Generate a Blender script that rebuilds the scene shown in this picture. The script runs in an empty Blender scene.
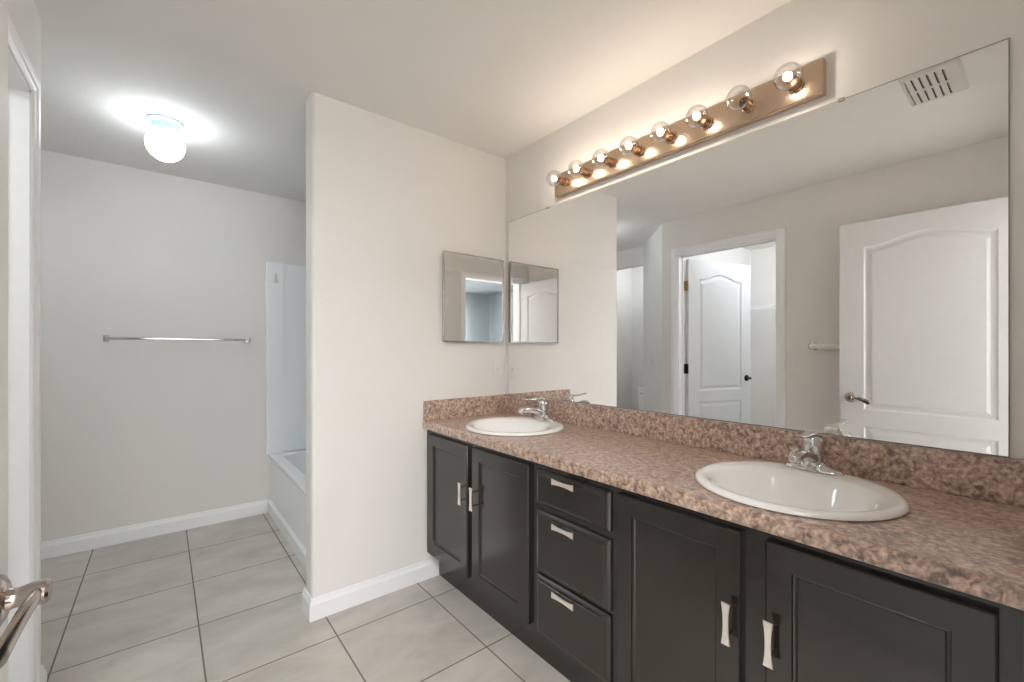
import bpy, bmesh, math, random
from mathutils import Vector, Matrix
C = bpy.context.scene.collection
R = math.radians
PI = math.pi

# ------------------------------------------------------------ camera
cam_d = bpy.data.cameras.new('camera')
cam = bpy.data.objects.new('camera', cam_d); C.objects.link(cam)
cam.location = (0, 0, 1.249)
cam.rotation_euler = (R(90), 0, R(-38.857))
cam_d.sensor_fit = 'HORIZONTAL'; cam_d.sensor_width = 36.0
cam_d.lens = 36.0 * 433.34 / 1024
cam_d.shift_x = 0.0
cam_d.shift_y = (349.45 - 341) / 1024
cam_d.clip_start = 0.01
bpy.context.scene.camera = cam

# ------------------------------------------------------------ world, light, exposure
sc = bpy.context.scene
w = bpy.data.worlds.new('world'); sc.world = w; w.use_nodes = True
bg = w.node_tree.nodes['Background']
bg.inputs[0].default_value = (0.62, 0.74, 0.9, 1); bg.inputs[1].default_value = 1.0
sc.view_settings.view_transform = 'Standard'; sc.view_settings.look = 'None'
sc.view_settings.gamma = 1; sc.view_settings.use_curve_mapping = False
sc.view_settings.exposure = 0.90
sc.cycles.use_denoising = True
sc.cycles.max_bounces = 16; sc.cycles.diffuse_bounces = 8; sc.cycles.glossy_bounces = 8
sc.cycles.transparent_max_bounces = 16
sc.cycles.blur_glossy = 0.6; sc.cycles.sample_clamp_indirect = 4.0
BULB = 58.0        # emission strength of a lit vanity bulb's core
GLOBE = 10.5        # emission strength of the ceiling globe
BEDROOM_FILL = 88.0        # added fill light, unseen, under the bedroom ceiling
WINDOW = 700.0      # daylight through the bedroom window

ld = bpy.data.lights.new('window_daylight', 'AREA'); ld.shape = 'RECTANGLE'; ld.size = 2.6; ld.size_y = 1.5
ld.energy = WINDOW; ld.color = (1.0, 0.985, 0.96)
lo = bpy.data.objects.new('window_daylight', ld); C.objects.link(lo)
lo.location = (-0.1, -3.33, 1.45); lo.rotation_euler = (R(90), 0, R(180))

ld = bpy.data.lights.new('bedroom_fill_light', 'AREA'); ld.shape = 'RECTANGLE'; ld.size = 1.7; ld.size_y = 1.2  # added area fill, shines through the doorway on counter and floor
ld.energy = BEDROOM_FILL; ld.color = (1.0, 0.985, 0.955)
lo = bpy.data.objects.new('bedroom_fill_light', ld); C.objects.link(lo)
lo.location = (-0.70, -1.2, 2.41)

# ------------------------------------------------------------ materials
def new_mat(name):
    m = bpy.data.materials.new(name); m.use_nodes = True
    return m, m.node_tree.nodes, m.node_tree.links, m.node_tree.nodes['Principled BSDF']
def pm(name, col, rough=0.5, metal=0.0, noise=0.0, nscale=30, bump=0.0, bscale=200, coat=0.0, spec=0.5):
    m, N, L, b = new_mat(name)
    b.inputs['Base Color'].default_value = (*col, 1); b.inputs['Roughness'].default_value = rough
    b.inputs['Metallic'].default_value = metal; b.inputs['Coat Weight'].default_value = coat
    b.inputs['Specular IOR Level'].default_value = spec
    tc = N.new('ShaderNodeTexCoord')
    n = N.new('ShaderNodeTexNoise'); n.inputs['Scale'].default_value = nscale; n.inputs['Detail'].default_value = 4
    L.new(tc.outputs['Object'], n.inputs['Vector'])
    mx = N.new('ShaderNodeMix'); mx.data_type = 'RGBA'; mx.blend_type = 'MULTIPLY'
    mx.inputs[6].default_value = (*col, 1)
    rp = N.new('ShaderNodeValToRGB'); k = 1 - max(noise, 0.02)
    rp.color_ramp.elements[0].color = (k, k, k, 1); rp.color_ramp.elements[1].color = (1, 1, 1, 1)
    rp.color_ramp.elements[0].position = .3; rp.color_ramp.elements[1].position = .7
    L.new(n.outputs['Fac'], rp.inputs['Fac']); L.new(rp.outputs['Color'], mx.inputs[7])
    mx.inputs[0].default_value = 1
    L.new(mx.outputs[2], b.inputs['Base Color'])
    if bump:
        n2 = N.new('ShaderNodeTexNoise'); n2.inputs['Scale'].default_value = bscale; n2.inputs['Detail'].default_value = 3
        L.new(tc.outputs['Object'], n2.inputs['Vector'])
        bp = N.new('ShaderNodeBump'); bp.inputs['Strength'].default_value = bump; bp.inputs['Distance'].default_value = .002
        L.new(n2.outputs['Fac'], bp.inputs['Height']); L.new(bp.outputs['Normal'], b.inputs['Normal'])
    return m
M = {}
M['wall'] = pm('wall_paint', (.79, .767, .740), .75, noise=.015, nscale=3, bump=.25, bscale=90)
M['ceil'] = pm('ceiling_paint', (.79, .77, .745), .85, noise=.02, nscale=4, bump=.35, bscale=60)
M['dimmed_blue'] = pm('blue_grey_dimmed', (.15, .175, .19), .8, noise=.015, nscale=3)  # colour darkened to stand in for a dimmer bedroom in the cabinet mirror
M['trim'] = pm('trim_paint', (.90, .90, .915), .4, noise=.01)
M['door'] = pm('door_paint', (.73, .735, .745), .42, noise=.01, bump=.05, bscale=300)
M['porcelain'] = pm('porcelain', (.93, .93, .92), .1, noise=.005, coat=.4)
M['acrylic'] = pm('tub_acrylic', (.90, .93, .95), .22, noise=.005)
M['black'] = pm('cabinet_paint', (.016, .0135, .0105), .20, noise=.10, nscale=8, bump=.04, bscale=120, spec=.8)
M['chrome'] = pm('chrome', (.66, .65, .64), .07, 1.0, noise=.01)
M['pull'] = pm('pull_nickel', (.93, .86, .80), .38, .75, noise=.04)
M['brass'] = pm('bar_brushed_nickel', (.62, .47, .345), .24, 1.0, noise=.06, nscale=12)
M['socket'] = pm('socket_metal', (.50, .34, .23), .2, 1.0, noise=.05)
M['lever'] = pm('lever_metal', (.50, .44, .40), .18, 1.0, noise=.08)
M['bronze'] = pm('lever_bronze', (.16, .10, .06), .25, 1.0, noise=.3, nscale=60)
M['hinge'] = pm('hinge_brass', (.55, .40, .22), .3, 1.0, noise=.1)
M['darkhinge'] = pm('hinge_dark', (.08, .07, .05), .35, 1.0, noise=.1)
M['knob'] = pm('knob_black', (.02, .02, .022), .35, .6, noise=.05)
M['plate'] = pm('switch_plastic', (.78, .76, .73), .35, noise=.01)
M['bar'] = pm('towel_bar_white', (.82, .80, .76), .3, noise=.02)
M['medge'] = pm('mirror_edge', (.30, .30, .28), .3, noise=.05)
M['frame'] = pm('cabinet_frame', (.55, .52, .49), .25, 1.0, noise=.03)
M['dark'] = pm('dark_gap', (.06, .055, .05), .8, noise=.1)
M['vent'] = pm('vent_enamel', (.66, .63, .60), .5, noise=.01)
M['basepl'] = pm('globe_base', (.50, .72, .80), .35, noise=.01)
M['mirror'] = pm('mirror_silver', (.95, .95, .945), .0, 1.0, noise=.0)
def emis(name, col, s):
    m, N, L, b = new_mat(name)
    b.inputs['Base Color'].default_value = (.8, .8, .8, 1)
    b.inputs['Emission Color'].default_value = (*col, 1); b.inputs['Emission Strength'].default_value = s
    return m
M['filament'] = emis('bulb_core', (1, .87, .72), BULB)
M['globe'] = emis('globe_glass', (.86, .94, 1.0), GLOBE)
M['globe_bright'] = emis('globe_glass_bright', (.86, .94, 1.0), GLOBE*5)
M['globe_fill'] = emis('globe_glass_fill', (.86, .94, 1.0), GLOBE*1.6)
def bulb_glass():
    m, N, L, b = new_mat('bulb_glass'); N.remove(b)
    o = N['Material Output']; t = N.new('ShaderNodeBsdfTransparent'); g = N.new('ShaderNodeBsdfGlossy')
    g.inputs['Roughness'].default_value = .03; t.inputs[0].default_value = (.97, .96, .95, 1)
    f = N.new('ShaderNodeLayerWeight'); f.inputs[0].default_value = .35
    n = N.new('ShaderNodeTexNoise'); n.inputs['Scale'].default_value = 40
    bp = N.new('ShaderNodeBump'); bp.inputs['Strength'].default_value = .2
    L.new(n.outputs['Fac'], bp.inputs['Height']); L.new(bp.outputs['Normal'], g.inputs['Normal'])
    mx = N.new('ShaderNodeMixShader'); L.new(f.outputs['Facing'], mx.inputs[0])
    L.new(t.outputs[0], mx.inputs[1]); L.new(g.outputs[0], mx.inputs[2]); L.new(mx.outputs[0], o.inputs[0])
    return m
M['bulb'] = bulb_glass()
def glass_pane():
    m, N, L, b = new_mat('window_glass'); N.remove(b)
    o = N['Material Output']; t = N.new('ShaderNodeBsdfTransparent'); g = N.new('ShaderNodeBsdfGlossy')
    g.inputs['Roughness'].default_value = .01
    mx = N.new('ShaderNodeMixShader'); mx.inputs[0].default_value = .06
    L.new(t.outputs[0], mx.inputs[1]); L.new(g.outputs[0], mx.inputs[2]); L.new(mx.outputs[0], o.inputs[0])
    return m
M['glass'] = glass_pane()
def tile_mat():
    m, N, L, b = new_mat('floor_tile')
    tc = N.new('ShaderNodeTexCoord'); mp = N.new('ShaderNodeMapping')
    T = .4661
    mp.inputs['Location'].default_value = (-(.1264 - 6*T), -(2.4155 - 12*T), 0)
    L.new(tc.outputs['Object'], mp.inputs['Vector'])
    br = N.new('ShaderNodeTexBrick'); br.offset = 0; br.squash = 1
    br.inputs['Scale'].default_value = 1; br.inputs['Brick Width'].default_value = T; br.inputs['Row Height'].default_value = T
    br.inputs['Mortar Size'].default_value = .0032; br.inputs['Mortar Smooth'].default_value = .1
    br.inputs['Color1'].default_value = (1, 1, 1, 1); br.inputs['Color2'].default_value = (.90, .90, .90, 1)
    L.new(mp.outputs['Vector'], br.inputs['Vector'])
    n = N.new('ShaderNodeTexNoise'); n.inputs['Scale'].default_value = 3.5; n.inputs['Detail'].default_value = 7; n.inputs['Roughness'].default_value = .62
    n.inputs['Distortion'].default_value = .6
    mp2 = N.new('ShaderNodeMapping'); mp2.inputs['Scale'].default_value = (1, 1.8, 1); mp2.inputs['Rotation'].default_value = (0, 0, .5)
    L.new(tc.outputs['Object'], mp2.inputs['Vector']); L.new(mp2.outputs['Vector'], n.inputs['Vector'])
    rp = N.new('ShaderNodeValToRGB'); e = rp.color_ramp.elements
    e[0].position = .3; e[0].color = (.49, .465, .415, 1); e[1].position = .72; e[1].color = (.67, .635, .575, 1)
    x = e.new(.5); x.color = (.58, .552, .50, 1)
    L.new(n.outputs['Fac'], rp.inputs['Fac'])
    mul = N.new('ShaderNodeMix'); mul.data_type = 'RGBA'; mul.blend_type = 'MULTIPLY'; mul.inputs[0].default_value = 1
    L.new(rp.outputs['Color'], mul.inputs[6]); L.new(br.outputs['Color'], mul.inputs[7])
    mx = N.new('ShaderNodeMix'); mx.data_type = 'RGBA'; mx.inputs[7].default_value = (.20, .17, .14, 1)
    L.new(br.outputs['Fac'], mx.inputs[0]); L.new(mul.outputs[2], mx.inputs[6]); L.new(mx.outputs[2], b.inputs['Base Color'])
    rr = N.new('ShaderNodeMapRange'); rr.inputs[3].default_value = .38; rr.inputs[4].default_value = .8
    L.new(br.outputs['Fac'], rr.inputs[0]); L.new(rr.outputs[0], b.inputs['Roughness'])
    bp = N.new('ShaderNodeBump'); bp.invert = True; bp.inputs['Strength'].default_value = .5; bp.inputs['Distance'].default_value = .002
    L.new(br.outputs['Fac'], bp.inputs['Height']); L.new(bp.outputs['Normal'], b.inputs['Normal'])
    return m
M['tile'] = tile_mat()
def laminate():
    m, N, L, b = new_mat('counter_laminate')
    tc = N.new('ShaderNodeTexCoord')
    n = N.new('ShaderNodeTexNoise'); n.inputs['Scale'].default_value = 50; n.inputs['Detail'].default_value = 6
    n.inputs['Roughness'].default_value = .6; n.inputs['Distortion'].default_value = .9
    L.new(tc.outputs['Object'], n.inputs['Vector'])
    rp = N.new('ShaderNodeValToRGB'); e = rp.color_ramp.elements
    e[0].position = .30; e[0].color = (.12, .066, .054, 1); e[1].position = .68; e[1].color = (.72, .55, .45, 1)
    x = e.new(.40); x.color = (.26, .165, .13, 1)
    x = e.new(.47); x.color = (.45, .31, .24, 1)
    x = e.new(.55); x.color = (.57, .415, .33, 1)
    L.new(n.outputs['Fac'], rp.inputs['Fac'])
    n2 = N.new('ShaderNodeTexNoise'); n2.inputs['Scale'].default_value = 90; n2.inputs['Detail'].default_value = 3
    L.new(tc.outputs['Object'], n2.inputs['Vector'])
    r2 = N.new('ShaderNodeValToRGB'); r2.color_ramp.elements[0].position = .38; r2.color_ramp.elements[0].color = (.6, .58, .56, 1)
    r2.color_ramp.elements[1].position = .6; r2.color_ramp.elements[1].color = (1.12, 1.1, 1.08, 1)
    L.new(n2.outputs['Fac'], r2.inputs['Fac'])
    mul = N.new('ShaderNodeMix'); mul.data_type = 'RGBA'; mul.blend_type = 'MULTIPLY'; mul.inputs[0].default_value = 1
    L.new(rp.outputs['Color'], mul.inputs[6]); L.new(r2.outputs['Color'], mul.inputs[7])
    L.new(mul.outputs[2], b.inputs['Base Color'])
    b.inputs['Roughness'].default_value = .42
    b.inputs['Specular IOR Level'].default_value = .8
    b.inputs['Coat Weight'].default_value = .8; b.inputs['Coat Roughness'].default_value = .28
    return m
M['lam'] = laminate()

# ------------------------------------------------------------ mesh helpers
def obj(name, bm, mat, parent=None, smooth=False, loc=None, recalc=True):
    me = bpy.data.meshes.new(name)
    if recalc: bmesh.ops.recalc_face_normals(bm, faces=bm.faces)
    bm.to_mesh(me); bm.free()
    for k in (mat if isinstance(mat, (list, tuple)) else [mat]): me.materials.append(M[k])
    if smooth:
        for p in me.polygons: p.use_smooth = True
        try:
            me.set_sharp_from_angle(angle=R(38))
        except Exception: pass
    o = bpy.data.objects.new(name, me); C.objects.link(o)
    if parent is not None: o.parent = parent
    if loc is not None: o.location = loc
    return o
def empty(name, loc=(0, 0, 0), rz=0.0):
    o = bpy.data.objects.new(name, None); C.objects.link(o); o.empty_display_size = .05
    o.location = loc; o.rotation_euler = (0, 0, rz); return o
def tag(o, label=None, cat=None, group=None, kind=None):
    if label: o['label'] = label
    if cat: o['category'] = cat
    if group: o['group'] = group
    if kind: o['kind'] = kind
    return o
def struct(name, bm, mat, label=None, **k):
    o = obj(name, bm, mat, **k); o['kind'] = 'structure'
    if label: o['label'] = label
    return o
def NB(): return bmesh.new()
def box(bm, x0, x1, y0, y1, z0, z1, bev=0.0, seg=2):
    r = bmesh.ops.create_cube(bm, size=1)
    vs = r['verts']
    for v in vs:
        v.co = Vector(((x0+x1)/2 + v.co.x*(x1-x0), (y0+y1)/2 + v.co.y*(y1-y0), (z0+z1)/2 + v.co.z*(z1-z0)))
    if bev:
        es = list({e for v in vs for e in v.link_edges})
        bmesh.ops.bevel(bm, geom=es, offset=bev, segments=seg, profile=.5, affect='EDGES')
    return bm
def prism(bm, poly, a0, a1, axis='z'):
    """extrude a closed 2-D polygon; axis z: poly=(x,y); axis y: poly=(x,z); axis x: poly=(y,z)"""
    def P(p, a):
        return {'z': (p[0], p[1], a), 'y': (p[0], a, p[1]), 'x': (a, p[0], p[1])}[axis]
    A = [bm.verts.new(P(p, a0)) for p in poly]; B = [bm.verts.new(P(p, a1)) for p in poly]
    n = len(poly)
    bm.faces.new(A); bm.faces.new(list(reversed(B)))
    for i in range(n): bm.faces.new([A[i], B[i], B[(i+1) % n], A[(i+1) % n]])
    return bm
def loops(bm, rings, cap0=True, cap1=True, closed=False):
    V = [[bm.verts.new(p) for p in r] for r in rings]
    n = len(V[0])
    for a, b in zip(V, V[1:]):
        for i in range(n): bm.faces.new([a[i], a[(i+1) % n], b[(i+1) % n], b[i]])
    if closed:
        a, b = V[-1], V[0]
        for i in range(n): bm.faces.new([a[i], a[(i+1) % n], b[(i+1) % n], b[i]])
    else:
        if cap0: bm.faces.new(list(reversed(V[0])))
        if cap1: bm.faces.new(V[-1])
    return V
def lathe(bm, prof, c=(0, 0, 0), axis='z', n=32, cap0=True, cap1=True):
    """prof: list of (r, h)"""
    rings = []
    for r, h in prof:
        ring = []
        for i in range(n):
            t = 2*PI*i/n; a, b = max(r, 1e-5)*math.cos(t), max(r, 1e-5)*math.sin(t)
            p = {'z': (a, b, h), 'x': (h, a, b), 'y': (b, h, a)}[axis]
            ring.append((c[0]+p[0], c[1]+p[1], c[2]+p[2]))
        rings.append(ring)
    loops(bm, rings, cap0, cap1); return bm
def sweep(bm, pts, rad, side=(0, 1, 0), n=16, flat=2.0):
    """elliptical section tube; rad: list of (half width along side, half thickness); flat = superellipse exponent"""
    pts = [Vector(p) for p in pts]; side = Vector(side).normalized(); rings = []
    for i, p in enumerate(pts):
        t = (pts[min(i+1, len(pts)-1)] - pts[max(i-1, 0)]).normalized()
        nrm = t.cross(side).normalized(); s = nrm.cross(t).normalized()
        a, b = rad[i]; ring = []
        for k in range(n):
            th = 2*PI*k/n; c_, s_ = math.cos(th), math.sin(th)
            cx = math.copysign(abs(c_)**(2/flat), c_); sy = math.copysign(abs(s_)**(2/flat), s_)
            ring.append(p + s*a*cx + nrm*b*sy)
        rings.append(ring)
    loops(bm, rings); return bm
def sphere(bm, c, r, sx=1, sy=1, sz=1, u=32, v=20):
    q = bmesh.ops.create_uvsphere(bm, u_segments=u, v_segments=v, radius=r)
    for vv in q['verts']: vv.co = Vector((c[0]+vv.co.x*sx, c[1]+vv.co.y*sy, c[2]+vv.co.z*sz))
    return bm

def rrect(a0, a1, b0, b1, r, z, n=6):
    out = []
    for cx, cy, s in ((a1-r, b1-r, 0), (a0+r, b1-r, 90), (a0+r, b0+r, 180), (a1-r, b0+r, 270)):
        for k in range(n+1):
            t = R(s+90*k/n); out.append((cx+r*math.cos(t), cy+r*math.sin(t), z))
    return out
# ------------------------------------------------------------ room dimensions
XM = 1.669; MX = 1.664             # right wall face, mirror face
ZC = 2.44
YP0, YP1, XE = 2.137, 2.262, .536 # partition
YB = 3.770                         # back wall
XL = -.345; YLE = 2.30             # left wall
XO = -.46                          # closet side of left wall
D0, D1, DZ = 1.317, 2.137, 2.112   # closet opening
E0, E1, EZ = -.205, .612, 2.088    # entry opening

# floor / ceiling
bm = NB(); box(bm, -2.4, 2.6, -3.5, 3.9, -.06, 0)
struct('floor', bm, 'tile', 'beige-grey square ceramic tile floor with brown grout')
bm = NB(); box(bm, -2.4, 2.6, -3.5, -.119, ZC, ZC+.06); struct('ceiling_bedroom', bm, 'dimmed_blue')
bm = NB(); box(bm, -2.4, 2.6, -.119, 3.9, ZC, ZC+.06)
struct('ceiling', bm, 'ceil', 'off-white textured ceiling')

# walls
bm = NB(); box(bm, XM, XM+.11, -.118, YP0, 0, ZC); struct('wall_right', bm, 'wall', 'pale beige wall behind the big mirror')
def arc(cx, cy, r, a0, a1, n=6):
    return [(cx + r*math.cos(R(a0+(a1-a0)*i/n)), cy + r*math.sin(R(a0+(a1-a0)*i/n))) for i in range(n+1)]
r_ = .02
poly = arc(XE+r_, YP0+r_, r_, 270, 180) + arc(XE+r_, YP1-r_, r_, 180, 90) + [(XM+.11, YP1), (XM+.11, YP0)]
bm = NB(); prism(bm, poly, 0, ZC); struct('wall_partition', bm, 'wall', 'pale beige partition wall with a rounded corner at the vanity end', smooth=True)
bm = NB(); box(bm, -2.03, XM+.11, YB, YB+.1, 0, ZC); struct('wall_back', bm, 'wall', 'pale grey-beige back wall carrying the chrome towel bar')
bm = NB(); box(bm, 1.395, XM+.11, YP1, YB, 0, ZC); struct('wall_tub', bm, 'wall')
# left wall with the closet opening and its 45 degree end
bm = NB()
box(bm, XO, XL, -.002, D0, 0, ZC); box(bm, XO, XL, D0, D1, DZ, ZC)
prism(bm, [(XL, D1), (XL, YLE), (-.99, YLE+.645), (-1.10, YLE+.645), (-1.10, YLE+.59), (XO, YLE-.05), (XO, D1)], 0, ZC)
struct('wall_left', bm, 'wall', 'beige left wall with closet opening and angled end')
bm = NB(); box(bm, -1.10, -.99, YLE+.645, YB, 2.235, ZC); struct('wall_header', bm, 'wall')
bm = NB(); box(bm, -2.03, -1.92, 2.36, YB, 0, ZC); struct('wall_toilet', bm, 'wall')
bm = NB(); box(bm, -2.28, XO, 2.26, 2.36, 0, ZC); struct('wall_closet_end', bm, 'wall')
bm = NB(); box(bm, -2.28, -2.18, .45, 2.26, 0, ZC); struct('wall_closet_back', bm, 'wall')
bm = NB(); box(bm, -2.28, XO, .35, .45, 0, ZC); struct('wall_closet_near', bm, 'wall')
# entry wall round the doorway the camera stands in
bm = NB(); box(bm, XO, E0, -.118, -.002, 0, ZC); box(bm, E1, XM, -.118, -.002, 0, ZC); box(bm, E0, E1, -.118, -.002, EZ, ZC)
struct('wall_front', bm, 'wall')
# bedroom behind the doorway
bm = NB(); box(bm, -2.3, -2.2, -3.4, -.118, 0, ZC); struct('wall_bedroom_left', bm, 'dimmed_blue')
bm = NB(); box(bm, 2.4, 2.5, -3.4, -.118, 0, ZC); struct('wall_bedroom_right', bm, 'wall')
bm = NB(); box(bm, -2.2, XO, -.22, -.118, 0, ZC); box(bm, XM+.11, 2.4, -.22, -.118, 0, ZC); struct('wall_bedroom_front', bm, 'wall')
bm = NB(); box(bm, -2.2, -1.3, -3.5, -3.4, 0, ZC); struct('wall_bedroom_corner', bm, 'dimmed_blue')
bm = NB(); box(bm, 1.4, 2.5, -3.5, -3.4, 0, ZC)
box(bm, -1.3, 1.4, -3.5, -3.4, 0, .7); box(bm, -1.3, 1.4, -3.5, -3.4, 2.2, ZC); struct('wall_bedroom_back', bm, 'wall')
bm = NB()
for a, b in ((-1.3, -1.25), (1.35, 1.4), (.025, .075)): box(bm, a, b, -3.47, -3.42, .7, 2.2)
for a, b in ((.7, .75), (2.15, 2.2)): box(bm, -1.25, 1.35, -3.465, -3.425, a, b)
wf = struct('window_1', bm, 'trim', 'white framed bedroom window')
bm = NB(); box(bm, -1.25, 1.35, -3.448, -3.443, .75, 2.15); obj('pane', bm, 'glass', wf)

# baseboards (profiled)
def base_profile(h=.10, t=.014): return [(0, 0), (t, 0), (t, h*.72), (t*.75, h*.80), (t*.55, h*.86), (t*.45, h*.96), (t*.25, h), (0, h)]
def baseboard(bm, p0, p1, nrm, ext0=0, ext1=0):
    """run from p0 to p1 with the outward normal nrm; ext: mitre at each end (+1 outside corner, -1 inside, 0 square)"""
    p0 = Vector((*p0, 0)); p1 = Vector((*p1, 0)); nr = Vector((*nrm, 0)).normalized(); d = (p1-p0).normalized()
    A, B = [], []
    for t, h in base_profile():
        A.append(bm.verts.new(p0 + nr*t - d*t*ext0 + Vector((0, 0, h)))); B.append(bm.verts.new(p1 + nr*t + d*t*ext1 + Vector((0, 0, h))))
    n = len(A)
    for i in range(n): bm.faces.new([A[i], B[i], B[(i+1) % n], A[(i+1) % n]])
    bm.faces.new(A); bm.faces.new(list(reversed(B)))
bm = NB(); baseboard(bm, (-1.915, YB), (.625, YB), (0, -1)); struct('baseboard_back', bm, 'trim', 'white baseboard along the back wall')
bm = NB(); baseboard(bm, (XE, YP0), (1.193, YP0), (0, -1), 1, 0); baseboard(bm, (XE, YP1), (XE, YP0), (-1, 0), 0, 1)
struct('baseboard_partition', bm, 'trim', 'white baseboard wrapping the partition corner')
q = .7071
bm = NB(); baseboard(bm, (XL, 2.203), (XL, YLE), (1, 0), 0, .41); baseboard(bm, (XL, YLE), (-.99, YLE+.645), (q, q), .41, 0)
baseboard(bm, (XL, .0), (XL, 1.252), (1, 0)); struct('baseboard_left', bm, 'trim', 'white baseboard on the left wall')

# door casings and jambs
def casing(bm, axis, f, a0, a1, ztop, cw=.063, th=.017, sgn=1, zb=0):
    """moulded casing round an opening a0..a1 on plane (axis value f) protruding sgn"""
    prof = [(0, .35), (.12, .62), (.30, .70), (.38, .95), (.60, 1.0), (.88, .95), (1.0, .45), (1.0, 0), (0, 0)]
    # path: up the left side, over, down the right; mitred
    outer = lambda k: (a0 - cw*k, a1 + cw*k, ztop + cw*k)
    rings = []
    for seg in range(4):
        ring = []
        for k, h in prof:
            l, r, t = outer(k); p = f + sgn*th*h
            aa, zz = [(l, zb), (l, t), (r, t), (r, zb)][seg]
            ring.append((p, aa, zz) if axis == 'x' else (aa, p, zz))
        rings.append(ring)
    loops(bm, rings)
bm = NB(); casing(bm, 'x', XL, D0, D1, DZ); casing(bm, 'x', XO, D0, D1, DZ, sgn=-1)
box(bm, XO, XL, D0-.0005, D0+.008, 0, DZ); box(bm, XO, XL, D1-.008, D1+.0005, 0, DZ); box(bm, XO, XL, D0, D1, DZ-.008, DZ+.0005)
box(bm, XO+.045, XO+.06, D0+.008, D0+.018, 0, DZ-.008); box(bm, XO+.045, XO+.06, D1-.018, D1-.008, 0, DZ-.008); box(bm, XO+.045, XO+.06, D0+.008, D1-.008, DZ-.018, DZ-.008)
struct('trim_1', bm, 'trim', 'white moulded casing round the closet doorway')
bm = NB(); casing(bm, 'y', -.002, E0, E1, EZ, th=.0175); casing(bm, 'y', -.118, E0, E1, EZ, sgn=-1)
box(bm, E0-.0005, E0+.008, -.118, -.002, 0, EZ); box(bm, E1-.008, E1+.0005, -.118, -.002, 0, EZ); box(bm, E0, E1, -.118, -.002, EZ-.008, EZ+.0005)
struct('trim_2', bm, 'trim', 'white moulded casing round the entry doorway')

# ------------------------------------------------------------ panelled slabs (doors, cabinet fronts)
def offset_poly(pts, d):
    """inward offset of a counter-clockwise polygon"""
    n = len(pts); out = []
    for i in range(n):
        p0, p1, p2 = Vector(pts[i-1]), Vector(pts[i]), Vector(pts[(i+1) % n])
        a = (p1-p0).normalized(); b = (p2-p1).normalized()
        na = Vector((-a.y, a.x)); nb = Vector((-b.y, b.x)); m = na + nb
        m = m / max(m.dot(na), .3) if m.length > 1e-6 else na
        out.append(tuple(p1 + m*d))
    return out
def slab_face(bm, outline, panels, steps, place):
    """flat face with moulded panels; outline / panels in 2-D (u,v) CCW, place(u,v,depth)->xyz"""
    ov = [bm.verts.new(place(u, v, 0)) for u, v in outline]; edges = []
    for i in range(len(ov)): edges.append(bm.edges.new((ov[i], ov[(i+1) % len(ov)])))
    for pts in panels:
        rings = [[bm.verts.new(place(u, v, dp)) for u, v in (offset_poly(pts, d) if d else pts)] for d, dp in steps]
        n = len(pts)
        for i in range(n): edges.append(bm.edges.new((rings[0][i], rings[0][(i+1) % n])))
        for a, b in zip(rings, rings[1:]):
            for i in range(n): bm.faces.new([a[i], a[(i+1) % n], b[(i+1) % n], b[i]])
        bm.faces.new(rings[-1])
    bmesh.ops.triangle_fill(bm, use_beauty=True, use_dissolve=False, edges=edges)
    return ov
def rect(u0, u1, v0, v1): return [(u0, v0), (u1, v0), (u1, v1), (u0, v1)]
def camber(u0, u1, v0, v1, rise):
    top = []
    n = 22
    for i in range(n+1):
        t = i/n; u = u1 + (u0-u1)*t
        s = .5 - .5*math.cos(2*PI*min(max((t-.04)/.92, 0), 1))
        top.append((u, v1 + rise*s))
    return [(u0, v0), (u1, v0)] + top
DSTEPS = [(0, 0), (.007, .007), (.016, .009), (.028, .007), (.042, .0015), (.046, .001)]
def interior_door(name, w, h=2.055, t=.035):
    """hinge edge at local x=0, door runs along +x, thickness along y (0..t)"""
    root = empty(name)
    bm = NB()
    outline = rect(0, w, 0, h)
    st = .126
    panels = [camber(st, w-st, .852, 1.893, .055), rect(st, w-st, .22, .745)]
    A = slab_face(bm, outline, panels, DSTEPS, lambda u, v, d: (u, d, v))
    B = slab_face(bm, outline, panels, DSTEPS, lambda u, v, d: (u, t-d, v))
    for i in range(4): bm.faces.new([A[i], A[(i+1) % 4], B[(i+1) % 4], B[i]])
    obj('door_panel', bm, 'door', root)
    return root
def door_lever(parent, x, z, y_face, sgn, toward, mat, knob=False):
    """lever set on a door face; toward = -1 points to the hinge"""
    f = y_face
    bm = NB(); lathe(bm, [(.0325, 0), (.0325, sgn*.004), (.030, sgn*.008), (.024, sgn*.0115), (.014, sgn*.0135), (.0115, sgn*.02), (.0125, sgn*.026), (.0150, sgn*.034), (.0150, sgn*.047), (.012, sgn*.050)], (x, f, z), 'y', 28)
    h = obj('door_handle', bm, mat, parent, smooth=True)
    bm = NB()
    pts = []; rad = []
    for i in range(13):
        k = i/12; pts.append((x + toward*(-.006+.108*k), f + sgn*(.041 - .005*k - .010*k*k), z + .004*math.sin(k*PI) - .030*k*k))
        rad.append((.0075+.0085*k, .0065-.0028*k))
    rad[-1] = (.009, .002); rad[0] = (.007, .005)
    sweep(bm, pts, rad, side=(0, 0, 1), n=16, flat=2.4)
    obj('lever', bm, mat, h, smooth=True)
    return h

# entry door, folded open into the room beside the camera
dr = interior_door('door_1', .826)
tag(dr, 'white two-panel door with arched top panel standing open at the left edge', kind='structure')
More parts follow.
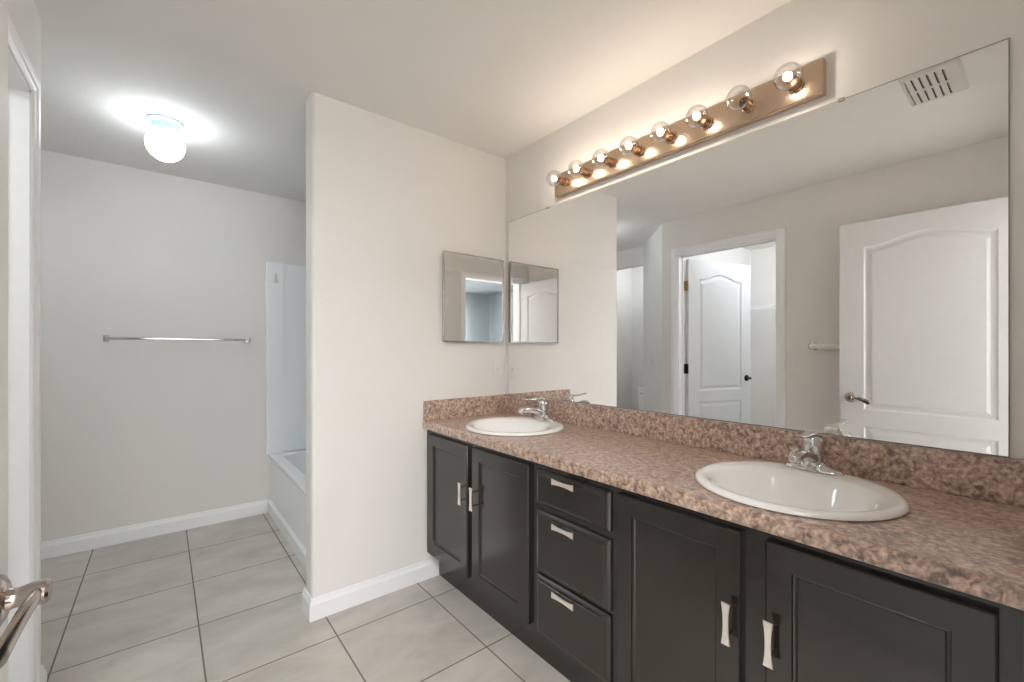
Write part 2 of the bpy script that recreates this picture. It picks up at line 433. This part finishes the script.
# face that looks at the room lies on the line (-.205,.052)->(-.161,.878)
dr.location = (-.190, .048, .012); dr.rotation_euler = (0, 0, math.atan2(.830, .029))
door_lever(dr, .826-.060, .926, 0.0, -1, -1, 'lever')
door_lever(dr, .826-.060, .926, .035, 1, -1, 'lever')
bm = NB(); box(bm, .8255, .8275, .006, .029, .90, .985)
obj('latch_plate', bm, 'lever', dr)
for z in (.22, 1.02, 1.83):
    bm = NB(); box(bm, -.0015, 0, .004, .033, z-.045, z+.045); lathe(bm, [(.006, z-.046), (.006, z+.046)], (-.004, .037, 0), 'z', 12); obj('hinge', bm, 'hinge', dr)

# closet door, swung into the closet
dc = interior_door('door_2', .798, 2.07)
tag(dc, 'white two-panel door with black knob, ajar inside the closet doorway', kind='structure')
hx, hy = -.458, 2.124
ang = math.atan2(-math.sin(R(16.6)), -math.cos(R(16.6)))
dc.location = (hx, hy, .012); dc.rotation_euler = (0, 0, ang)
def round_knob(parent, x, z, f, sgn):
    bm = NB(); lathe(bm, [(.030, 0), (.030, sgn*.006), (.012, sgn*.010), (.011, sgn*.03)], (x, f, z), 'y', 24)
    h = obj('door_handle', bm, 'knob', parent, smooth=True)
    bm = NB()
    pts = [(x - (.07*k/8 - .018), f+sgn*.042, z) for k in range(9)]
    sweep(bm, pts, [(.004, .004), (.011, .010), (.012, .012), (.010, .011), (.008, .009), (.008, .008), (.008, .007), (.009, .006), (.004, .003)], side=(0, 0, 1))
    obj('lever', bm, 'knob', h, smooth=True)
round_knob(dc, .798-.058, .955, 0, -1); round_knob(dc, .798-.058, .955, .035, 1)
for z, mt in ((1.84, 'hinge'), (1.07, 'darkhinge'), (.22, 'hinge')):
    bm = NB()
    box(bm, -.458, -.422, D1-.0105, D1-.008, z-.045, z+.045); lathe(bm, [(.0065, z-.047), (.0065, z+.047)], (-.466, D1-.008, 0), 'z', 12)
    h = obj('hinge', bm, mt, dc); h.matrix_parent_inverse = Matrix.LocRotScale(dc.location, dc.rotation_euler.to_quaternion(), None).inverted()
    bm = NB(); box(bm, -.002, 0, .002, .0335, z-.057, z+.033); obj('hinge_leaf', bm, mt, h).matrix_parent_inverse = h.matrix_parent_inverse.inverted()

# ------------------------------------------------------------ mirror
def plate_mirror(name, x, y0, y1, z0, z1, th, e, mats, nrm='x'):
    bm = NB()
    def P(a, z, d): return (x+d, a, z) if nrm == 'x' else (a, x+d, z)
    o = [bm.verts.new(P(a, z, .0008)) for a, z in rect(y0, y1, z0, z1)]
    i_ = [bm.verts.new(P(a, z, 0)) for a, z in rect(y0+e, y1-e, z0+e, z1-e)]
    b = [bm.verts.new(P(a, z, th)) for a, z in rect(y0, y1, z0, z1)]
    f = bm.faces.new(i_); f.material_index = 0
    for k in range(4):
        g = bm.faces.new([o[k], o[(k+1) % 4], i_[(k+1) % 4], i_[k]]); g.material_index = 1
        g = bm.faces.new([o[k], o[(k+1) % 4], b[(k+1) % 4], b[k]]); g.material_index = 1
    g = bm.faces.new(b); g.material_index = 1
    return bm
mir = obj('wall_mirror', plate_mirror('m', MX, .063, 2.104, .975, 2.037, XM-MX, .003, None), ['mirror', 'medge'])
tag(mir, 'large frameless plate mirror on the wall above the vanity backsplash', 'mirror')
for y in (1.75, .412):
    bm = NB(); box(bm, MX-.004, XM-.0005, y-.008, y+.008, 2.0375, 2.041, .0008); box(bm, MX-.004, MX-.0007, y-.008, y+.008, 2.030, 2.0375, .0008)
    obj('mirror_clip', bm, 'chrome', mir)

# medicine cabinet on the partition
mc = empty('medicine_cabinet', (1.43, YP0, 1.29))
tag(mc, 'small mirrored medicine cabinet on the partition wall beside the big mirror', 'cabinet')
bm = NB(); box(bm, -.210, .203, -.016, 0, .004, .506); obj('cabinet_body', bm, 'frame', mc)
bm = NB()
W0, W1, H0, H1 = -.216, .208, 0, .51
for a in (rect(W0, W1, H0, H0+.009), rect(W0, W1, H1-.009, H1), rect(W0, W0+.009, H0+.009, H1-.009), rect(W1-.009, W1, H0+.009, H1-.009)):
    box(bm, a[0][0], a[2][0], -.024, -.016, a[0][1], a[2][1], .0012)
fr = obj('door_frame', bm, 'frame', mc)
bm = NB(); box(bm, W0+.009, W1-.009, -.021, -.0165, H0+.009, H1-.009); obj('mirror_glass', bm, 'mirror', mc)

# ------------------------------------------------------------ light bar
BY0, BY1, BZ0, BZ1 = .452, 1.672, 2.068, 2.183
lb = empty('vanity_light_bar', (XM, (BY0+BY1)/2, BZ0))
tag(lb, 'long brushed nickel vanity light bar with eight round clear bulbs above the mirror', 'light fixture')
ox, oy, oz = lb.location
bm = NB(); box(bm, -.030, 0, BY0-oy, BY1-oy, 0, BZ1-BZ0, .004, 3); obj('backplate', bm, 'brass', lb, smooth=True)
def make_bulb(i):
    y = BY0+.0762+i*.1524 - oy; z = (BZ1-BZ0)/2; lit = i != 1
    bm = NB(); lathe(bm, [(.024, -.030), (.024, -.033), (.0195, -.036), (.0185, -.066), (.0165, -.068), (.0155, -.060), (.0155, -.045)], (0, y, z), 'x', 28, cap0=True, cap1=True)
    s = obj('bulb_socket', bm, 'socket', lb, smooth=True)
    prof = []
    for k in range(15):
        th = PI*(.12 + .88*k/14)
        prof.append((.0400*math.sin(th), -.106 + .0400*math.cos(th)))
    prof[0] = (.0138, -.064)
    bm = NB(); lathe(bm, prof, (0, y, z), 'x', 32, cap0=False, cap1=False); b = obj('bulb', bm, 'bulb', s, smooth=True)
    b['label'] = 'glowing clear globe bulb' if lit else 'unlit clear globe bulb'
    bm = NB()
    if lit: sphere(bm, (-.107, y, z), .0130, u=20, v=12)
    lathe(bm, [(.004, -.062), (.0035, -.090), (.001, -.094)], (0, y, z), 'x', 12) if not lit else None
    if not lit:
        for dy in (-.008, .008): sweep(bm, [(-.088, y, z), (-.098, y+dy*.6, z), (-.108, y+dy, z)], [(.0006, .0006)]*3, side=(0, 0, 1), n=6)
        sweep(bm, [(-.108, y-.008, z), (-.111, y, z+.002), (-.108, y+.008, z)], [(.0007, .0007)]*3, side=(0, 0, 1), n=6)
    obj('filament', bm, 'filament' if lit else 'socket', s, smooth=True)
for i in range(8): make_bulb(i)

# ------------------------------------------------------------ ceiling globe
def globe_light(x, y, label, r=.083, mat='globe'):
    g = empty('ceiling_globe_light', (x, y, ZC)); tag(g, label, 'ceiling light')
    bm = NB(); lathe(bm, [(.074, 0), (.078, -.006), (.070, -.016), (.060, -.022), (.056, -.050)], (0, 0, 0), 'z', 40); obj('base', bm, 'basepl', g, smooth=True)
    prof = []
    for k in range(20):
        th = PI*(.235 + .765*k/19); prof.append((r*math.sin(th), -.122 + r*math.cos(th)))
    prof[0] = (.052, -.049)
    bm = NB(); lathe(bm, prof, (0, 0, 0), 'z', 40, cap1=False); obj('glass_globe', bm, mat, g, smooth=True)
    return g
globe_light(.010, 2.90, 'small white glowing globe light on the ceiling before the back wall')
globe_light(-1.35, 1.25, 'round white globe light on the closet ceiling', mat='globe_bright')
globe_light(-1.50, 3.15, 'added unseen globe fill light on the ceiling of the toilet compartment', mat='globe_fill')  # added lamp, brightens the compartment and the tub side

# ------------------------------------------------------------ vanity cabinets
XF = 1.124; XD = 1.105; ZT = .820; ZB = .143
CAB_STEPS = [(0, 0), (.0015, .0045), (.006, .0055), (.009, .0085), (.0095, .009)]
def front_slab(name, y0, y1, z0, z1, steps, inset, parent, ch=.004):
    """cabinet door / drawer front, front face on XD, with a chamfered outer edge"""
    px, py, pz = parent.location; bm = NB()
    P = lambda u, v, d: (XD+d-px, u-py, v-pz)
    outline = rect(y0+ch, y1-ch, z0+ch, z1-ch)
    panels = [rect(y0+inset, y1-inset, z0+inset, z1-inset)] if inset else []
    if panels: A = slab_face(bm, outline, panels, steps, P)
    else:
        A = [bm.verts.new(P(u, v, 0)) for u, v in outline]; bm.faces.new(A)
    mid = [bm.verts.new(P(u, v, ch*.8)) for u, v in rect(y0+.001, y1-.001, z0+.001, z1-.001)]
    m2 = [bm.verts.new(P(u, v, ch*.8+.002)) for u, v in rect(y0, y1, z0, z1)]
    B = [bm.verts.new(P(u, v, XF-XD)) for u, v in rect(y0, y1, z0, z1)]
    for a, b in ((A, mid), (mid, m2), (m2, B)):
        for i in range(4): bm.faces.new([a[i], a[(i+1) % 4], b[(i+1) % 4], b[i]])
    bm.faces.new(B)
    return obj(name, bm, 'black', parent)
def drawer_front(y0, y1, z0, z1, parent):
    px, py, pz = parent.location; bm = NB(); P = lambda u, v, d: (XD+d-px, u-py, v-pz)
    prof = [(.0190, 0), (.0178, .0014), (.0085, .0040), (.0070, .0056), (.0050, .0062), (.0, .0115), (0, XF-XD)]
    rings = [[P(u, v, d) for u, v in rect(y0+i, y1-i, z0+i, z1-i)] for i, d in prof]
    loops(bm, rings); return obj('drawer', bm, 'black', parent)
def pull(y, z, parent, horizontal, root):
    px, py, pz = root.location; bm = NB()
    L = .051; n = 14; front, back = [], []
    off = .024
    out = []
    for k in range(n+1):
        t = -1 + 2*k/n; out.append((t*L, .0062 + .0042*abs(t)**2.2))
    pts = [(a, b) for a, b in out] + [(a, -b) for a, b in reversed(out)]
    def P(a, b, d):
        bow = .003*(1-(a/L)**2)
        return (XD-off-d+bow*0-px, (y+a if horizontal else y+b)-py, (z+b if horizontal else z+a)-pz)
    A = [bm.verts.new(P(a, b, 0)) for a, b in pts]; B = [bm.verts.new(P(a, b, .0045)) for a, b in pts]
    m = len(pts); bm.faces.new(A); bm.faces.new(B)
    for i in range(m): bm.faces.new([A[i], A[(i+1) % m], B[(i+1) % m], B[i]])
    for s in (-.031, .031):
        c = (0, y-py+(s if horizontal else 0), z-pz+(0 if horizontal else s))
        k0 = len(bm.faces); lathe(bm, [(.0040, XD-px), (.0030, XD-px-.004), (.0030, XD-px-off)], c, 'x', 12)
        bm.faces.ensure_lookup_table()
        for fc in bm.faces[k0:]: fc.material_index = 1  # darker metal on the posts stands in for shade behind the pull
    return obj('handle', bm, ['pull', 'socket'], parent)
def cabinet(name, y0, y1, label, group=None):
    c = empty(name, (XF, (y0+y1)/2, 0)); tag(c, label, 'cabinet', group)
    px, py, _ = c.location
    bm = NB(); box(bm, 0, .019, y0-py, y1-py, ZB, ZT); obj('face_frame', bm, 'black', c)
    for a, b in ((y0, y0+.014), (y1-.014, y1)):
        bm = NB(); box(bm, .019, XM-px-.002, a-py, b-py, ZB, ZT); obj('side_panel', bm, 'black', c)
    bm = NB(); box(bm, .019, XM-px-.002, y0+.014-py, y1-.014-py, ZB, ZB+.016); obj('bottom_panel', bm, 'black', c)
    bm = NB(); box(bm, .070, .086, y0-py, y1-py, 0, ZB); obj('toe_kick', bm, 'black', c)
    for a, b in ((y0, y0+.014), (y1-.014, y1)):
        bm = NB(); box(bm, .086, XM-px-.002, a-py, b-py, 0, ZB); obj('base_support', bm, 'black', c)
    return c
YV0, YV1 = .004, 2.134
s1, s2 = .868, 1.253
cl = cabinet('sink_cabinet', s2, YV1, 'black two-door sink cabinet next to the partition wall')
cd = cabinet('drawer_cabinet', s1, s2, 'black cabinet with three stacked drawers between the sink cabinets')
cr = cabinet('sink_cabinet', YV0, s1, 'black two-door sink cabinet nearest the camera with pale pulls')
for c, y0, y1, hy_ in ((cl, 1.709, 2.092, 1.733), (cl, 1.274, 1.668, 1.637), (cr, .478, .852, .501), (cr, .055, .422, .405)):
    d = front_slab('door', y0, y1, .176, .798, CAB_STEPS, .056, c); pull(hy_, .573, d, False, c)
for z0, z1, hz in ((.664, .793, .778), (.409, .638, .617), (.171, .394, .375)):
    d = drawer_front(.883, 1.233, z0, z1, cd); pull(1.063, hz, d, True, cd)

# ------------------------------------------------------------ countertop
CT0, CT1 = ZT, .861
SINKS = [(1.372, 1.683), (1.372, .458)]; RX, RY = .244, .247
ct = empty('countertop', (1.39, 1.067, CT0)); tag(ct, 'mottled tan-brown laminate countertop running over all three cabinets', 'countertop')
bm = NB(); cx0, cx1, cy0, cy1 = 1.098, XM-.0015, YV0-.002, YV1+.001
P = lambda x, y, z: (x-1.39, y-1.067, z-CT0)
holes = []
for sx, sy in SINKS:
    holes.append([(sx + (RX-.018)*math.cos(2*PI*k/48), sy + (RY-.018)*math.sin(2*PI*k/48)) for k in range(48)])
fx = cx0+.010
for z in (CT1, CT0):
    edges = []
    xs = fx if z == CT1 else cx0+.003
    ov = [bm.verts.new(P(x, y, z)) for x, y in rect(xs, cx1, cy0, cy1)]
    for i in range(4): edges.append(bm.edges.new((ov[i], ov[(i+1) % 4])))
    hv = []
    for h in holes:
        vs = [bm.verts.new(P(x, y, z)) for x, y in h]; hv.append(vs)
        for i in range(48): edges.append(bm.edges.new((vs[i], vs[(i+1) % 48])))
    bmesh.ops.triangle_fill(bm, use_beauty=True, edges=edges)
    if z == CT1: T, TH = ov, hv
    else: Bt, BH = ov, hv
for a, b in zip(TH, BH):
    for i in range(48): bm.faces.new([a[i], a[(i+1) % 48], b[(i+1) % 48], b[i]])
prof = [(cx0+.010-.010*math.sin(R(a)), CT1-.010+.010*math.cos(R(a))) for a in (22, 45, 68, 90)] + [(cx0, CT0+.004), (cx0+.0008, CT0+.0012)]
pa, pb = [T[0]], [T[3]]
for x, z in prof: pa.append(bm.verts.new(P(x, cy0, z))); pb.append(bm.verts.new(P(x, cy1, z)))
pa.append(Bt[0]); pb.append(Bt[3])
for i in range(len(pa)-1): bm.faces.new([pa[i], pb[i], pb[i+1], pa[i+1]])
bm.faces.new([T[1], T[2], Bt[2], Bt[1]]); bm.faces.new(pa + [Bt[1], T[1]]); bm.faces.new(pb + [Bt[2], T[2]])
obj('counter_slab', bm, 'lam', ct)
bm = NB(); box(bm, XM-.0215-1.39, XM-.0015-1.39, cy0-1.067, cy1-.020-1.067, CT1-CT0, .974-CT0, .002); obj('backsplash', bm, 'lam', ct)
bm = NB(); box(bm, 1.100-1.39, XM-.0015-1.39, YV1-.0195-1.067, YV1+.001-1.067, CT1-CT0, .970-CT0, .002); obj('side_splash', bm, 'lam', ct)

# ------------------------------------------------------------ sinks and faucets
def make_sink(loc, label):
    s = empty('sink', (loc[0], loc[1], CT1)); tag(s, label, 'sink', None)
    n = 64
    # (rx, ry, x offset, z)
    prof = [(RX-.006, RY-.006, 0, .0005), (RX, RY, 0, .003), (RX, RY, 0, .007), (RX-.003, RY-.003, 0, .012), (RX-.010, RY-.010, 0, .015), (RX-.020, RY-.020, 0, .0155),
            (.192, .210, -.022, .0135), (.182, .200, -.026, .010), (.176, .193, -.029, .002), (.169, .187, -.030, -.014), (.152, .178, -.030, -.05), (.128, .152, -.028, -.09),
            (.095, .112, -.024, -.118), (.055, .062, -.018, -.131), (.024, .024, -.015, -.136)]
    ring = lambda a, b, o, z: [(o + a*math.cos(2*PI*k/n), b*math.sin(2*PI*k/n), z) for k in range(n)]
    rings = [ring(*p) for p in prof]
    th = [(.024, .024, -.015, -.146), (.060, .067, -.018, -.141), (.102, .119, -.024, -.127), (.136, .160, -.028, -.098), (.160, .186, -.030, -.055), (.173, .199, -.030, -.014), (.18, .205, -.028, -.002), (RX-.024, RY-.024, 0, -.001)]
    bm = NB(); loops(bm, rings + [ring(*p) for p in th], closed=True)
    obj('basin', bm, 'porcelain', s, smooth=True)
    bm = NB(); lathe(bm, [(.0235, -.139), (.0245, -.1345), (.019, -.1335), (.016, -.137), (.012, -.134), (.004, -.131)], (-.015, 0, 0), 'z', 28); obj('drain', bm, 'chrome', s, smooth=True)
    return s
def make_faucet(loc, label):
    f = empty('faucet', loc); tag(f, label, 'faucet')
    # base plate: long pointed oval with a raised middle
    n = 40
    def ring(a, b, z, p=2.0, off=0): 
        r = []
        for k in range(n):
            t = 2*PI*k/n; c_, s_ = math.cos(t), math.sin(t)
            r.append((off + a*math.copysign(abs(c_)**1.0, c_), b*math.copysign(abs(s_)**.9, s_), z))
        return r
    bm = NB(); loops(bm, [ring(.025, .078, 0), ring(.0262, .080, .002), ring(.0255, .079, .006), ring(.022, .073, .0105), ring(.0205, .055, .0145), ring(.0205, .036, .022), ring(.021, .026, .032)])
    obj('base_plate', bm, 'chrome', f, smooth=True)
    # body
    bm = NB(); rings = []
    for z, rr, ox_ in ((.020, .0280, 0), (.036, .0275, 0), (.050, .0270, .001), (.053, .0240, .001)):
        rings.append([(ox_ + rr*math.cos(2*PI*k/28), rr*math.sin(2*PI*k/28), z) for k in range(28)])
    loops(bm, rings); obj('body', bm, 'chrome', f, smooth=True)
    # spout
    bm = NB()
    pts = [(-.005, 0, .034), (-.035, 0, .047), (-.065, 0, .057), (-.095, 0, .063), (-.122, 0, .066), (-.143, 0, .064), (-.156, 0, .057), (-.160, 0, .050)]
    rad = [(.021, .017), (.0195, .016), (.0180, .0150), (.0175, .0150), (.0180, .0160), (.0180, .0165), (.0165, .0140), (.0120, .0080)]
    sweep(bm, pts, rad, n=24); s = obj('spout', bm, 'chrome', f, smooth=True)
    bm = NB(); lathe(bm, [(.011, .052), (.0115, .044), (.010, .042)], (-.143, 0, 0), 'z', 20); obj('aerator', bm, 'chrome', s, smooth=True)
    # handle: big tilted dome and a lever that arches forward over the spout
    bm = NB(); rings = []
    for z, rr, ox_ in ((.050, .0225, .002), (.054, .0275, .002), (.070, .0300, .002), (.086, .0290, 0), (.099, .0240, -.004), (.108, .0150, -.008), (.111, .005, -.011)):
        rings.append([(ox_ + rr*math.cos(2*PI*k/28), rr*math.sin(2*PI*k/28), z - (.22*(z-.055)/.05)*(rr*math.cos(2*PI*k/28))) for k in range(28)])
    loops(bm, rings); h = obj('handle', bm, 'chrome', f, smooth=True)
    bm = NB()
    pts = [(.028, 0, .066), (.026, 0, .088), (.010, 0, .107), (-.018, 0, .114), (-.048, 0, .113), (-.078, 0, .113), (-.105, 0, .1155), (-.128, 0, .119), (-.142, 0, .1215)]
    rad = [(.016, .003), (.021, .005), (.022, .007), (.018, .0085), (.0125, .007), (.0105, .0055), (.0115, .0048), (.013, .004), (.010, .0022)]
    sweep(bm, pts, rad, n=20, flat=2.6); obj('lever', bm, 'chrome', h, smooth=True)
    bm = NB(); sweep(bm, [(.030, 0, .012), (.030, 0, .05), (.030, 0, .058)], [(.002, .002), (.002, .002), (.0035, .0035)], n=10); obj('lift_rod', bm, 'chrome', f, smooth=True)
    return f
make_sink(SINKS[0], 'white oval drop-in sink in the corner by the partition wall')
make_sink(SINKS[1], 'white oval drop-in sink at the camera end of the counter')
make_faucet((1.566, 1.683, CT1+.0152), 'chrome single-lever faucet on the corner sink by the partition')
make_faucet((1.566, .460, CT1+.0152), 'chrome single-lever faucet on the sink nearest the camera')

# ------------------------------------------------------------ bathtub and surround
XT = .629
tub = empty('bathtub', (XT, (YP1+YB)/2, 0)); tag(tub, 'white bathtub behind the partition wall with a panelled apron', 'bathtub')
oy = tub.location.y; y0, y1 = YP1+.002-oy, YB-.002-oy; TW = .755
bm = NB(); prism(bm, [(0, 0), (.03, 0), (.03, .43), (.004, .43), (.008, .415), (.016, .40), (.016, .095), (.008, .085), (0, .078)], y0, y1, 'y'); obj('apron', bm, 'acrylic', tub)
bm = NB()
loops(bm, [rrect(.002, TW, y0, y1, .004, .432), rrect(.002, TW, y0, y1, .006, .445), rrect(.008, TW-.006, y0+.006, y1-.006, .01, .450), rrect(.075, TW-.06, y0+.075, y1-.075, .11, .450), rrect(.085, TW-.07, y0+.085, y1-.085, .11, .44),
           rrect(.10, TW-.09, y0+.11, y1-.11, .12, .25), rrect(.14, TW-.12, y0+.16, y1-.16, .13, .12), rrect(.20, TW-.18, y0+.25, y1-.25, .12, .10)], cap0=False)
obj('basin', bm, 'acrylic', tub, smooth=True)
su = empty('tub_surround', (XT, (YP1+YB)/2, .45)); tag(su, 'white moulded tub surround rising behind the bathtub rim', 'shower surround')
zt = 1.917-.45
bm = NB(); prism(bm, [(-.016, y1), (TW, y1), (TW, y1-.012), (.104, y1-.012), (.100, y1-.034), (-.012, y1-.034), (-.016, y1-.030)], .001, zt)
prism(bm, [(.0, y0), (TW, y0), (TW, y0+.012), (.104, y0+.012), (.100, y0+.034), (.004, y0+.034), (.0, y0+.030)], .001, zt)
box(bm, TW-.002, TW+.010, y0, y1, .001, zt); obj('wall_panels', bm, 'acrylic', su)
bm = NB(); box(bm, .035, .060, y1-.048, y1-.034, 1.31, 1.322, .002); prism(bm, [(.036, 1.322), (.059, 1.322), (.052, 1.375), (.043, 1.392)], y1-.040, y1-.034, 'y')
obj('washcloth_hook', bm, 'vent', su)

# ------------------------------------------------------------ towel bars
def towel_bar_back():
    t = empty('towel_bar', (.108, YB, 1.32)); tag(t, 'chrome towel bar on the back wall beside the bathtub', 'towel bar')
    L = .388
    bm = NB(); sweep(bm, [(-L, -.068, 0), (0, -.068, 0), (L, -.068, 0)], [(.0085, .0085)]*3, side=(0, 0, 1), n=20, flat=3); obj('rail', bm, 'chrome', t, smooth=True)
    for s in (-1, 1):
        bm = NB(); box(bm, s*L-.015, s*L+.015, -.008, 0, -.020, .020, .002); box(bm, s*L-.008, s*L+.008, -.080, -.008, -.013, .013, .003); obj('post', bm, 'chrome', t)
towel_bar_back()
def towel_bar_left():
    t = empty('towel_bar', (XL, .77, 1.272)); tag(t, 'thick pale towel bar on the left wall behind the entry door', 'towel bar')
    L = .305
    bm = NB(); sweep(bm, [(.06, -L, 0), (.06, 0, 0), (.06, L, 0)], [(.021, .021)]*3, side=(0, 0, 1), n=24); obj('rail', bm, 'bar', t, smooth=True)
    for s in (-1, 1):
        bm = NB(); lathe(bm, [(.026, 0), (.026, .007), (.012, .012), (.012, .058)], (0, s*(L-.012), 0), 'x', 24)
        lathe(bm, [(.0235, s*(L)), (.0235, s*(L+.006)), (.016, s*(L+.009))], (.06, 0, 0), 'y', 24); obj('post', bm, 'frame', t, smooth=True)
towel_bar_left()

# ------------------------------------------------------------ switches and outlet
def wall_plate(name, loc, rz, label, kind='switch', cat='light switch', w=.072, h=.117):
    """local: plate in x-z, facing -y"""
    p = empty(name, loc, rz); tag(p, label, cat)
    bm = NB(); box(bm, -w/2, w/2, -.006, 0, -h/2, h/2, .0025); obj('cover_plate', bm, 'plate', p)
    bm = NB()
    if kind == 'switch':
        box(bm, -.0055, .0055, -.014, -.006, -.012, .012, .001); obj('toggle', bm, 'plate', p)
    else:
        for z in (-.027, .027):
            box(bm, -.015, .015, -.0078, -.006, z-.014, z+.014, .003)
        obj('receptacle', bm, 'plate', p)
        bm = NB()
        for z in (-.027, .027):
            for x in (-.006, .006): box(bm, x-.0012, x+.0012, -.0082, -.0075, z-.003, z+.006)
        obj('slots', bm, 'dark', p)
    for z in ((-.03, .03) if kind == 'switch' else (0,)):
        bm = NB(); lathe(bm, [(.003, -.006), (.0025, -.0072)], (0, 0, z), 'y', 12); obj('screw', bm, 'plate', p)
wall_plate('light_switch', (1.607, YP0, 1.126), 0, 'white toggle switch plate on the partition wall under the medicine cabinet')
wall_plate('light_switch', (XL, 1.183, 1.133), PI/2, 'white toggle switch plate between the closet doorway and the pale towel bar')
wall_plate('light_switch', (XL-.30, YLE+.30, 1.12), R(135), 'white toggle switch plate on the angled wall past the closet door')

# ------------------------------------------------------------ ceiling vent
vt = empty('ceiling_vent', (.634, .325, ZC)); tag(vt, 'white ceiling vent grille with two rows of slots', 'vent')
bm = NB()
W, H = .162, .097; S0, S1 = -.062, .086
loops(bm, [rrect(-W, W, -H, H, .004, -.001), rrect(-W, W, -H, H, .004, -.003), rrect(-W+.012, W-.012, -H+.012, H-.012, .004, -.010)], cap0=False, cap1=False)
for a, b in ((-W+.012, -.134), (-.012, .012), (.134, W-.012)): box(bm, a, b, -H+.012, H-.012, -.010, -.008)
for u0, u1 in ((-.134, -.012), (.012, .134)):
    box(bm, u0, u1, -H+.012, S0, -.010, -.008); box(bm, u0, u1, S1, H-.012, -.010, -.008)
    n = 6; pitch = (S1-S0)/n
    for k in range(n):
        y = S0 + (k+.5)*pitch
        prism(bm, [(y-pitch*.5, -.010), (y+pitch*.18, -.010), (y+pitch*.40, -.0025), (y+pitch*.30, -.0025), (y+pitch*.08, -.0085), (y-pitch*.5, -.0085)], u0, u1, 'x')
obj('grille', bm, 'vent', vt)
bm = NB(); box(bm, -.15, .15, -.085, .085, -.0012, -.0002); obj('backing', bm, 'dark', vt)

# ------------------------------------------------------------ closet shelf, toilet
sh = empty('wire_shelf', (-2.18, 1.35, 1.735)); tag(sh, 'white wire shelf along the closet wall seen past the closet door', 'shelf')
bm = NB()
for k in range(46): 
    y = -.89 + k*(1.78/45); box(bm, .002, .30, y-.0015, y+.0015, -.0015, .0015)
obj('deck', bm, 'trim', sh)
bm = NB(); box(bm, .297, .305, -.895, .895, -.004, .004); box(bm, .297, .305, -.895, .895, -.034, -.026)
for k in range(23):
    y = -.88 + k*.08; box(bm, .299, .302, y-.0015, y+.0015, -.03, 0)
obj('front_rail', bm, 'trim', sh)
for y in (-.6, 0, .6):
    bm = NB(); sweep(bm, [(.002, y, -.28), (.29, y, -.006)], [(.004, .004)]*2, n=8); obj('bracket', bm, 'trim', sh)
to = empty('toilet', (-1.92, 3.33, 0)); tag(to, 'white toilet tucked behind the angled wall', 'toilet')
bm = NB(); loops(bm, [rrect(.03, .19, -.20, .20, .03, .38), rrect(.025, .20, -.215, .215, .035, .55), rrect(.02, .205, -.22, .22, .035, .71)]); obj('tank', bm, 'porcelain', to, smooth=True)
bm = NB(); loops(bm, [rrect(.012, .213, -.228, .228, .035, .71), rrect(.010, .216, -.231, .231, .035, .735), rrect(.02, .206, -.221, .221, .03, .745)]); obj('tank_lid', bm, 'porcelain', to, smooth=True)
def ov(cx, a, b, z, n=32): return [(cx + a*math.cos(2*PI*k/n), b*math.sin(2*PI*k/n), z) for k in range(n)]
bm = NB(); loops(bm, [ov(.36, .23, .11, 0), ov(.36, .22, .105, .03), ov(.36, .18, .09, .14), ov(.41, .23, .15, .28), ov(.43, .25, .18, .37), ov(.43, .255, .185, .395), ov(.45, .19, .13, .395), ov(.46, .15, .10, .30), ov(.45, .07, .05, .22)])
obj('bowl', bm, 'porcelain', to, smooth=True)
bm = NB(); loops(bm, [ov(.44, .24, .18, .396), ov(.44, .245, .186, .405), ov(.44, .24, .18, .425), ov(.44, .22, .16, .43)]); obj('seat_lid', bm, 'porcelain', to, smooth=True)
bm = NB(); sweep(bm, [(.20, .15, .66), (.215, .15, .66), (.222, .12, .657), (.222, .09, .652)], [(.006, .006)]*4, side=(0, 0, 1), n=10); obj('flush_lever', bm, 'chrome', to, smooth=True)
